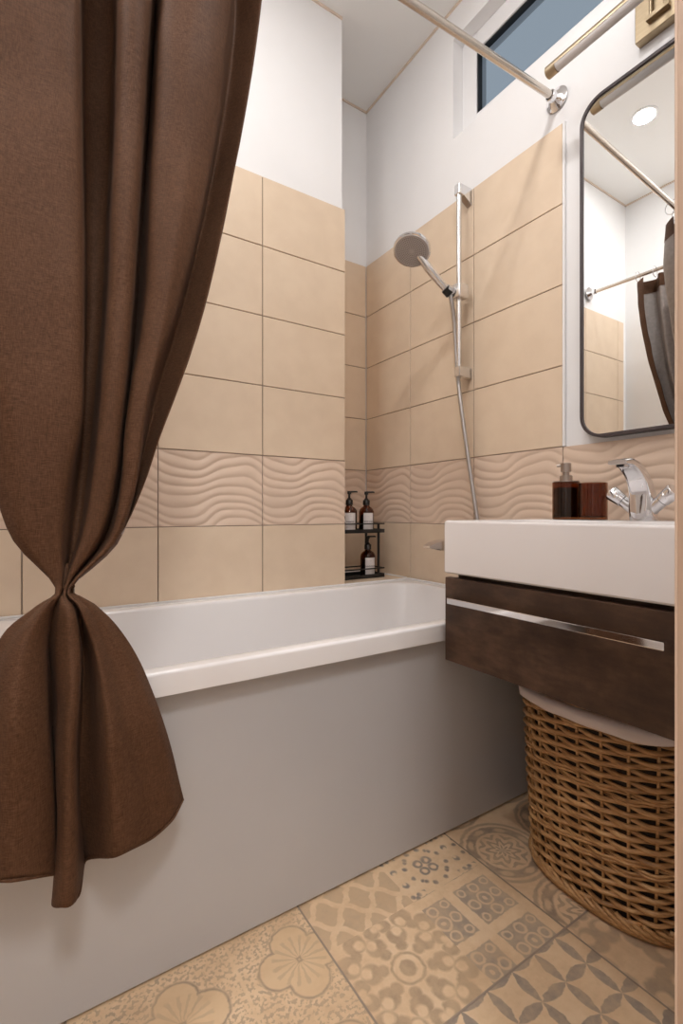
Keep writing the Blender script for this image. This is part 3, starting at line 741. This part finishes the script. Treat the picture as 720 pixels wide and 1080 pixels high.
# ------------------------------------------------------------------ curtain
# fold lines of the cloth, top to hem
CURT = [[(-0.03,1.285,2.132),(-0.0291,1.2811,2.0407),(-0.0271,1.2723,1.9493),(-0.0243,1.2598,1.858),(-0.0207,1.2439,1.7667),(-0.0164,1.2249,1.6753),(-0.0115,1.2031,1.584),(-0.0059,1.1785,1.4927),(0.0002,1.1514,1.4013),(0.0069,1.1218,1.31),(0.0142,1.0897,1.2187),(0.0219,1.0554,1.1273),(0.0302,1.0188,1.036),(0.039,0.98,0.9447),(0.0483,0.9391,0.8533),(0.058,0.896,0.762),(0.0562,0.8933,0.7183),(0.0545,0.8906,0.6746),(0.0529,0.8885,0.6308),(0.0516,0.8873,0.587),(0.0505,0.8868,0.5432),(0.0496,0.8868,0.4994),(0.0487,0.8871,0.4556),(0.0479,0.8876,0.4117),(0.0471,0.8879,0.3679),(0.0462,0.888,0.3241)],
[(-0.078,1.335,2.132),(-0.0767,1.3306,2.0407),(-0.0737,1.3207,1.9493),(-0.0694,1.3065,1.858),(-0.064,1.2886,1.7667),(-0.0575,1.2672,1.6753),(-0.0501,1.2425,1.584),(-0.0417,1.2148,1.4927),(-0.0325,1.1842,1.4013),(-0.0224,1.1508,1.31),(-0.0115,1.1147,1.2187),(0.0002,1.0759,1.1273),(0.0127,1.0346,1.036),(0.0259,0.9908,0.9447),(0.0398,0.9446,0.8533),(0.0545,0.896,0.762),(0.0475,0.8933,0.7186),(0.0406,0.8907,0.6751),(0.0343,0.8886,0.6316),(0.0291,0.8874,0.5879),(0.0248,0.8868,0.5441),(0.0211,0.8868,0.5002),(0.0177,0.8872,0.4562),(0.0145,0.8876,0.4122),(0.0112,0.8879,0.3682),(0.0076,0.888,0.3243)],
[(-0.115,1.26,2.132),(-0.1133,1.2564,2.0407),(-0.1096,1.2482,1.9493),(-0.1042,1.2364,1.858),(-0.0975,1.2215,1.7667),(-0.0894,1.2038,1.6753),(-0.08,1.1833,1.584),(-0.0696,1.1604,1.4927),(-0.058,1.135,1.4013),(-0.0453,1.1073,1.31),(-0.0317,1.0773,1.2187),(-0.017,1.0452,1.1273),(-0.0014,1.0109,1.036),(0.0152,0.9746,0.9447),(0.0326,0.9363,0.8533),(0.051,0.896,0.762),(0.0396,0.8934,0.7205),(0.0283,0.8909,0.6789),(0.0179,0.8888,0.6372),(0.009,0.8876,0.5951),(0.0015,0.887,0.5526),(-0.0051,0.887,0.51),(-0.011,0.8872,0.4673),(-0.0168,0.8876,0.4244),(-0.0226,0.8879,0.3816),(-0.029,0.888,0.339)],
[(-0.055,1.215,2.132),(-0.054,1.2118,2.0407),(-0.0517,1.2046,1.9493),(-0.0484,1.1943,1.858),(-0.0442,1.1813,1.7667),(-0.0392,1.1657,1.6753),(-0.0334,1.1478,1.584),(-0.0269,1.1277,1.4927),(-0.0198,1.1054,1.4013),(-0.012,1.0811,1.31),(-0.0036,1.0549,1.2187),(0.0055,1.0267,1.1273),(0.0151,0.9967,1.036),(0.0254,0.9649,0.9447),(0.0362,0.9313,0.8533),(0.0475,0.896,0.762),(0.0328,0.8935,0.7214),(0.0181,0.891,0.6807),(0.0046,0.8889,0.6398),(-0.0071,0.8876,0.5982),(-0.0171,0.8871,0.5562),(-0.0259,0.887,0.5139),(-0.0339,0.8873,0.4713),(-0.0416,0.8876,0.4286),(-0.0496,0.8879,0.386),(-0.0581,0.888,0.3435)],
[(-0.105,1.16,2.132),(-0.1035,1.1574,2.0407),(-0.1002,1.1514,1.9493),(-0.0953,1.1429,1.858),(-0.0892,1.1321,1.7667),(-0.082,1.1192,1.6753),(-0.0736,1.1044,1.584),(-0.0642,1.0877,1.4927),(-0.0538,1.0693,1.4013),(-0.0425,1.0492,1.31),(-0.0302,1.0275,1.2187),(-0.0171,1.0042,1.1273),(-0.003,0.9793,1.036),(0.0118,0.953,0.9447),(0.0275,0.9252,0.8533),(0.044,0.896,0.762),(0.0263,0.8935,0.7223),(0.0086,0.8911,0.6825),(-0.0078,0.889,0.6424),(-0.0221,0.8877,0.6014),(-0.0345,0.8872,0.5598),(-0.0455,0.8871,0.5177),(-0.0556,0.8873,0.4752),(-0.0654,0.8877,0.4327),(-0.0753,0.888,0.3902),(-0.0859,0.888,0.3479)],
[(-0.06,1.1,2.132),(-0.059,1.098,2.0407),(-0.0567,1.0934,1.9493),(-0.0535,1.0868,1.858),(-0.0494,1.0784,1.7667),(-0.0445,1.0685,1.6753),(-0.0388,1.057,1.584),(-0.0325,1.0442,1.4927),(-0.0255,1.0299,1.4013),(-0.0178,1.0144,1.31),(-0.0096,0.9976,1.2187),(-0.0007,0.9796,1.1273),(0.0088,0.9604,1.036),(0.0188,0.9401,0.9447),(0.0294,0.9186,0.8533),(0.0405,0.896,0.762),(0.021,0.8936,0.7234),(0.0014,0.8912,0.6848),(-0.017,0.8892,0.6458),(-0.0332,0.8879,0.6059),(-0.0474,0.8873,0.5651),(-0.0602,0.8872,0.5237),(-0.072,0.8874,0.482),(-0.0834,0.8877,0.4401),(-0.095,0.888,0.3983),(-0.1073,0.888,0.3567)],
[(-0.115,1.05,2.132),(-0.1135,1.0485,2.0407),(-0.1101,1.045,1.9493),(-0.1051,1.04,1.858),(-0.0989,1.0337,1.7667),(-0.0915,1.0262,1.6753),(-0.083,1.0176,1.584),(-0.0734,1.0078,1.4927),(-0.0628,0.9971,1.4013),(-0.0512,0.9854,1.31),(-0.0387,0.9727,1.2187),(-0.0253,0.9591,1.1273),(-0.011,0.9446,1.036),(0.0042,0.9293,0.9447),(0.0202,0.913,0.8533),(0.037,0.896,0.762),(0.0172,0.8936,0.7233),(-0.0027,0.8912,0.6846),(-0.0213,0.8891,0.6454),(-0.0378,0.8879,0.6053),(-0.0521,0.8873,0.5643),(-0.065,0.8871,0.5228),(-0.0769,0.8874,0.4808),(-0.0884,0.8877,0.4387),(-0.1002,0.888,0.3966),(-0.1126,0.888,0.3548)],
[(-0.07,0.995,2.132),(-0.069,0.994,2.0407),(-0.0666,0.9918,1.9493),(-0.0633,0.9886,1.858),(-0.0591,0.9845,1.7667),(-0.054,0.9797,1.6753),(-0.0482,0.9741,1.584),(-0.0417,0.9679,1.4927),(-0.0345,0.961,1.4013),(-0.0266,0.9535,1.31),(-0.0181,0.9453,1.2187),(-0.0089,0.9366,1.1273),(0.0008,0.9273,1.036),(0.0112,0.9174,0.9447),(0.022,0.907,0.8533),(0.0335,0.896,0.762),(0.0149,0.8936,0.7228),(-0.0038,0.8911,0.6836),(-0.0212,0.8891,0.6439),(-0.0365,0.8878,0.6034),(-0.0497,0.8872,0.5622),(-0.0616,0.8871,0.5204),(-0.0725,0.8873,0.4783),(-0.0831,0.8877,0.436),(-0.0938,0.888,0.3937),(-0.1052,0.888,0.3518)],
[(-0.1,1.0113,2.132),(-0.101,1.0039,2.0382),(-0.1052,0.9973,1.9438),(-0.1116,0.9911,1.8489),(-0.1189,0.9852,1.7539),(-0.1261,0.9792,1.6588),(-0.1321,0.973,1.564),(-0.1358,0.9662,1.4697),(-0.1361,0.9587,1.376),(-0.1319,0.9501,1.2833),(-0.1221,0.9402,1.1916),(-0.1056,0.9287,1.1013),(-0.0812,0.9154,1.0125),(-0.051,0.9006,0.9249),(-0.0226,0.8872,0.8364),(0.0314,0.8779,0.7622),(0.0056,0.8689,0.7359),(-0.0306,0.8743,0.7049),(-0.0519,0.8765,0.6642),(-0.0655,0.8785,0.6207),(-0.0743,0.88,0.5755),(-0.0803,0.8804,0.5303),(-0.0834,0.8801,0.4846),(-0.0861,0.88,0.439),(-0.0879,0.88,0.3933),(-0.0894,0.88,0.3477)],
[(-0.085,0.9593,2.132),(-0.0862,0.9518,2.0396),(-0.0878,0.9443,1.9473),(-0.0893,0.9368,1.8549),(-0.09,0.9294,1.7626),(-0.0894,0.9219,1.6702),(-0.0874,0.9144,1.5779),(-0.0845,0.907,1.4855),(-0.0801,0.8995,1.3933),(-0.0742,0.8916,1.3011),(-0.0674,0.8832,1.2089),(-0.0562,0.876,1.1173),(-0.0388,0.8713,1.0264),(-0.025,0.8676,0.9348),(-0.0109,0.8653,0.8427),(0.031,0.8653,0.7625),(0.0079,0.856,0.7339),(-0.0214,0.8547,0.7005),(-0.039,0.8512,0.6616),(-0.0475,0.8479,0.6195),(-0.053,0.8458,0.5766),(-0.057,0.8454,0.5339),(-0.0594,0.8458,0.491),(-0.0616,0.846,0.448),(-0.0634,0.846,0.4051),(-0.065,0.846,0.3622)],
[(-0.02,0.949,2.132),(-0.0166,0.942,2.0406),(-0.013,0.935,1.9493),(-0.0095,0.928,1.8579),(-0.0066,0.9209,1.7666),(-0.0046,0.9139,1.6752),(-0.0038,0.9068,1.5838),(-0.0033,0.8998,1.4923),(-0.002,0.8923,1.401),(0.0003,0.8839,1.3097),(0.003,0.8755,1.2184),(0.0053,0.8692,1.127),(0.0071,0.8652,1.0354),(0.01,0.8629,0.9438),(0.0177,0.8621,0.8524),(0.0347,0.8636,0.7624),(0.02,0.8363,0.7446),(-0.0034,0.8278,0.7079),(-0.015,0.8153,0.669),(-0.0187,0.8045,0.6282),(-0.02,0.7972,0.5864),(-0.021,0.7958,0.5443),(-0.0214,0.7974,0.5018),(-0.0221,0.798,0.4594),(-0.023,0.798,0.4171),(-0.0239,0.798,0.3748)],
[(0.06,0.9523,2.132),(0.0604,0.9463,2.0405),(0.0608,0.9404,1.949),(0.0613,0.9344,1.8574),(0.062,0.9281,1.7659),(0.0631,0.9216,1.6745),(0.0645,0.9148,1.583),(0.0658,0.9078,1.4916),(0.0668,0.9003,1.4002),(0.0677,0.8919,1.3088),(0.0679,0.8839,1.2175),(0.0668,0.8772,1.126),(0.0648,0.8718,1.0343),(0.0486,0.8679,0.9443),(0.0373,0.8655,0.8535),(0.0386,0.8654,0.7618),(0.023,0.8498,0.7292),(0.0154,0.8448,0.6862),(0.0142,0.8388,0.6433),(0.0161,0.8341,0.6003),(0.0185,0.8314,0.5573),(0.0209,0.8312,0.5141),(0.0232,0.8319,0.4709),(0.0249,0.832,0.4278),(0.0261,0.832,0.3846),(0.0274,0.832,0.3414)],
[(0.07,1.0571,2.132),(0.0751,1.0552,2.0393),(0.0802,1.0531,1.9467),(0.0838,1.0498,1.854),(0.0852,1.0447,1.7614),(0.0853,1.0385,1.6688),(0.0849,1.0316,1.5762),(0.0848,1.025,1.4836),(0.0851,1.0193,1.3908),(0.0847,1.0123,1.2982),(0.0828,1.0013,1.2062),(0.079,0.9856,1.1147),(0.0734,0.9655,1.0243),(0.065,0.9389,0.9358),(0.0558,0.913,0.8471),(0.0411,0.8911,0.7582),(0.0296,0.8689,0.732),(0.0226,0.8789,0.6802),(0.0233,0.8825,0.6327),(0.0245,0.8848,0.5851),(0.0259,0.8858,0.5375),(0.0279,0.8862,0.49),(0.0305,0.8861,0.4425),(0.0323,0.886,0.3949),(0.0334,0.886,0.3474),(0.0343,0.886,0.2998)],
[(0.115,1.0505,2.132),(0.1229,1.0494,2.0393),(0.1303,1.0481,1.9466),(0.1337,1.0449,1.8538),(0.1326,1.0399,1.761),(0.1289,1.0335,1.6682),(0.1245,1.0266,1.5754),(0.1208,1.0202,1.4827),(0.1169,1.0145,1.3897),(0.1122,1.0073,1.2971),(0.106,0.9959,1.2051),(0.0982,0.9797,1.1139),(0.089,0.9598,1.0234),(0.0788,0.9358,0.9342),(0.0659,0.9107,0.8455),(0.0423,0.89,0.7582),(0.0375,0.8508,0.7453),(0.0316,0.8509,0.6905),(0.0311,0.8448,0.6414),(0.0311,0.8408,0.5921),(0.0301,0.8401,0.5426),(0.031,0.8398,0.4931),(0.0334,0.84,0.4437),(0.033,0.84,0.3942),(0.0299,0.84,0.3448),(0.0264,0.84,0.2954)],
[(0.135,0.9505,2.132),(0.1344,0.9455,2.0401),(0.134,0.9406,1.9482),(0.1332,0.9354,1.8563),(0.1314,0.9297,1.7644),(0.1289,0.9234,1.6727),(0.1257,0.9168,1.5809),(0.1218,0.9097,1.4892),(0.1175,0.902,1.3976),(0.1125,0.8937,1.3061),(0.1068,0.8857,1.2145),(0.1005,0.879,1.1229),(0.0936,0.8733,1.0313),(0.0849,0.869,0.9398),(0.0707,0.8662,0.8489),(0.0425,0.8658,0.7614),(0.0444,0.838,0.7327),(0.0464,0.8329,0.6815),(0.0475,0.8212,0.6356),(0.0466,0.815,0.589),(0.0439,0.8142,0.5418),(0.0437,0.8137,0.4946),(0.0448,0.814,0.4474),(0.0441,0.814,0.4002),(0.0421,0.814,0.353),(0.0399,0.814,0.3058)],
[(0.2,0.9456,2.132),(0.1935,0.9415,2.0396),(0.1869,0.9375,1.9471),(0.1806,0.9329,1.8547),(0.1748,0.9275,1.7623),(0.1696,0.9213,1.6698),(0.1646,0.9146,1.5775),(0.1591,0.9075,1.4851),(0.1533,0.8995,1.3929),(0.1473,0.8911,1.3007),(0.1403,0.8834,1.2085),(0.132,0.877,1.1163),(0.1224,0.8714,1.0242),(0.1112,0.8675,0.932),(0.0906,0.8653,0.842),(0.045,0.8654,0.7613),(0.0537,0.8411,0.7295),(0.0611,0.8382,0.679),(0.0608,0.829,0.6327),(0.0588,0.824,0.586),(0.0557,0.8224,0.5389),(0.055,0.8216,0.4919),(0.056,0.8219,0.4447),(0.0569,0.822,0.3976),(0.0579,0.822,0.3505),(0.0589,0.822,0.3034)],
[(0.215,1.0412,2.132),(0.2152,1.0428,2.0378),(0.2146,1.0434,1.9436),(0.211,1.0406,1.8496),(0.2052,1.0351,1.7558),(0.1983,1.0282,1.662),(0.1915,1.0212,1.5682),(0.1852,1.015,1.4744),(0.1787,1.0086,1.3805),(0.1714,1,1.287),(0.1626,0.9873,1.1942),(0.1531,0.9712,1.1018),(0.1415,0.9521,1.0102),(0.1287,0.9288,0.9192),(0.1021,0.9055,0.8328),(0.0476,0.8889,0.7579),(0.0573,0.8664,0.7297),(0.0648,0.8812,0.6766),(0.068,0.8869,0.6294),(0.0681,0.8913,0.5826),(0.0672,0.8926,0.5357),(0.0655,0.8921,0.4888),(0.0653,0.892,0.4419),(0.0663,0.892,0.3949),(0.0682,0.892,0.348),(0.0708,0.892,0.3012)],
[(0.23,0.9478,2.132),(0.2223,0.9443,2.0389),(0.2145,0.9409,1.9458),(0.2071,0.9367,1.8527),(0.2002,0.9314,1.7596),(0.1938,0.9252,1.6666),(0.1876,0.9183,1.5735),(0.1812,0.9111,1.4805),(0.1765,0.9031,1.3874),(0.1713,0.8948,1.2943),(0.1617,0.887,1.2018),(0.1442,0.88,1.1102),(0.1316,0.874,1.0179),(0.1255,0.8696,0.9242),(0.1061,0.8667,0.8338),(0.0477,0.8662,0.7609),(0.0639,0.8743,0.7213),(0.0718,0.8717,0.6761),(0.0769,0.8725,0.6319),(0.0784,0.8735,0.5872),(0.079,0.8741,0.5426),(0.0783,0.8741,0.4981),(0.0775,0.874,0.4535),(0.0773,0.874,0.4089),(0.0778,0.874,0.3644),(0.0788,0.874,0.3198)],
[(0.29,0.9251,2.132),(0.2812,0.9219,2.0384),(0.2723,0.9187,1.9449),(0.2634,0.9146,1.8514),(0.2546,0.9093,1.7579),(0.2458,0.903,1.6645),(0.2363,0.8962,1.5711),(0.2254,0.8889,1.478),(0.214,0.8805,1.385),(0.2012,0.8719,1.2922),(0.1857,0.8647,1.1998),(0.1656,0.8591,1.108),(0.1502,0.8564,1.0154),(0.1378,0.8568,0.9222),(0.109,0.8584,0.8328),(0.0487,0.8614,0.7615),(0.0605,0.8344,0.7371),(0.0755,0.8319,0.692),(0.0854,0.8242,0.65),(0.0913,0.8149,0.6084),(0.096,0.8092,0.5662),(0.0994,0.8087,0.5235),(0.1022,0.8099,0.4805),(0.1057,0.81,0.4377),(0.1087,0.81,0.3949),(0.1108,0.81,0.352)],
[(0.355,0.9364,2.132),(0.3444,0.9354,2.0376),(0.3336,0.9341,1.9432),(0.3229,0.9308,1.8489),(0.3128,0.9255,1.7545),(0.3018,0.919,1.6603),(0.2881,0.9119,1.5666),(0.2706,0.9046,1.4736),(0.2503,0.8966,1.3811),(0.2275,0.8884,1.2892),(0.2019,0.8809,1.198),(0.1735,0.8737,1.1075),(0.1579,0.869,1.0141),(0.1452,0.866,0.9196),(0.1146,0.8644,0.8303),(0.0502,0.8649,0.7609),(0.0722,0.8472,0.7313),(0.0916,0.8499,0.6869),(0.1059,0.8452,0.6451),(0.1166,0.8401,0.6021),(0.1271,0.8374,0.559),(0.1375,0.8375,0.5158),(0.1469,0.838,0.4723),(0.1552,0.838,0.4286),(0.1617,0.838,0.3847),(0.1663,0.838,0.3405)],
[(0.37,1.0022,2.132),(0.3734,1.0086,2.0362),(0.3713,1.0109,1.9406),(0.3617,1.0075,1.8453),(0.3471,1.0007,1.7502),(0.3299,0.9928,1.6556),(0.3123,0.9859,1.5615),(0.2927,0.9788,1.4678),(0.2711,0.971,1.3745),(0.2478,0.9624,1.2817),(0.2226,0.9534,1.1895),(0.1962,0.9431,1.0978),(0.1732,0.9262,1.0063),(0.1518,0.9073,0.9144),(0.1207,0.8911,0.8255),(0.0525,0.8812,0.76),(0.0677,0.8512,0.7441),(0.0973,0.8566,0.7007),(0.1193,0.8544,0.6604),(0.1382,0.8517,0.6188),(0.1551,0.8492,0.5765),(0.1699,0.8477,0.5333),(0.1827,0.8477,0.4894),(0.1927,0.848,0.4449),(0.1982,0.848,0.3996),(0.2021,0.848,0.3541)],
[(0.425,0.9492,2.132),(0.4176,0.9523,2.0364),(0.4081,0.9533,1.941),(0.3947,0.9501,1.8462),(0.3785,0.9442,1.7517),(0.3604,0.9369,1.6576),(0.3414,0.9299,1.5638),(0.322,0.9225,1.4701),(0.3014,0.9145,1.3767),(0.2784,0.9062,1.2839),(0.2519,0.8983,1.1921),(0.2211,0.8905,1.1017),(0.1884,0.883,1.0117),(0.1584,0.8763,0.9206),(0.118,0.8713,0.8338),(0.0543,0.8689,0.763),(0.0844,0.8686,0.731),(0.1129,0.8696,0.6981),(0.1355,0.8702,0.6604),(0.1536,0.8709,0.6207),(0.1685,0.8715,0.5794),(0.1827,0.8718,0.538),(0.1956,0.872,0.4962),(0.2069,0.872,0.4539),(0.2165,0.872,0.4112),(0.2259,0.872,0.3684)]]

cu = empty('shower_curtain', (.1, .9, .76), 'brown fabric shower curtain gathered and tied in front of the bathtub', 'curtain')
SP, RP = 7, 4
cols = [spline(c, RP) for c in CURT]                      # refine down each fold line
nr = len(cols[0]); grid = []
for i in range(nr):
    grid.append(spline([c[i] for c in cols], SP, .36))
bm = BM(); V = []
kn = (16-1)*RP
for i, row in enumerate(grid):
    r = []
    for j, p in enumerate(row):
        p = Vector(p); dk = abs(i-kn)/nr
        q = noise.noise(Vector((p.x*9, j*.09, p.z*5)))*(.006+.006*max(0, min(1, (i-kn)/20)))*min(1, dk*6)+noise.noise(Vector((p.x*26, j*.2, p.z*14)))*.0022*min(1, dk*8)
        p.y += q; p.x += q*.4
        r.append(bm.verts.new(p))
    V.append(r)
for i in range(nr-1):
    for j in range(len(V[0])-1): bm.faces.new((V[i][j], V[i+1][j], V[i+1][j+1], V[i][j+1]))
def hoff(i, j):
    d = TOP[i][min(j+1, len(TOP[i])-1)]-TOP[i][max(j-1, 0)]
    n = Vector((-d.y, d.x, 0)).normalized()*.0024; n.z = .002 if i == 0 else 0
    return n
TOP = [[v.co.copy() for v in r] for r in V[:4]]
cl = new('curtain_cloth', bm, [M_cloth, M_lining], cu, smooth=True)
so = cl.modifiers.new('cloth', 'SOLIDIFY'); so.thickness = .0016; so.offset = 0; so.material_offset = 1; so.material_offset_rim = 0
bm = BM(); HV = [[bm.verts.new(TOP[i][j]+hoff(i, j)) for j in range(len(TOP[0]))] for i in range(len(TOP))]
for i in range(len(TOP)-1):
    for j in range(len(TOP[0])-1): bm.faces.new((HV[i][j], HV[i+1][j], HV[i+1][j+1], HV[i][j+1]))
new('heading_band', bm, M_cloth, cu, smooth=True)
# hem seam and tie
bm = BM(); tube(bm, [Vector(grid[nr-1][j]) for j in range(len(grid[0]))], .0022, 6); new('hem', bm, M_cloth, cu, smooth=True)
kc = sum((Vector(c[15]) for c in CURT), Vector())/len(CURT)
bm = BM(); tube(bm, [kc+Vector((.0118*math.cos(2*PI*k/40), .0145*math.sin(2*PI*k/40), .001*math.sin(6*PI*k/40))) for k in range(40)], .002, 8, closed=True); tube(bm, [kc+Vector((.001, .006, -.03)), kc+Vector((0, .006, 0)), kc+Vector((.001, .010, .022)), kc+Vector((.002, .013, .036))], [.011, .0095, .009, .003], 14); t = new('tie', bm, M_cloth, cu, smooth=True); t['label'] = 'narrow dark tie'
rings = [(-.06, 1.325), (-.072, 1.245), (-.082, 1.17), (-.09, 1.10)]+[(x, .90+.048*(1.375-x)) for x in (.06, .14, .225, .31, .385, .455)]
for x, y in rings:
    bm = BM(); c = Vector((x, y, RZ-.012)); al = (1, 0) if y < .98 else (0, 1)
    tube(bm, [c+Vector((0 if al[0] else .026*math.sin(2*PI*k/28), .026*math.sin(2*PI*k/28) if al[0] else 0, .028*math.cos(2*PI*k/28))) for k in range(28)], .0018, 6, closed=True)
    new('curtain_ring', bm, M_chrome, cu, smooth=True)
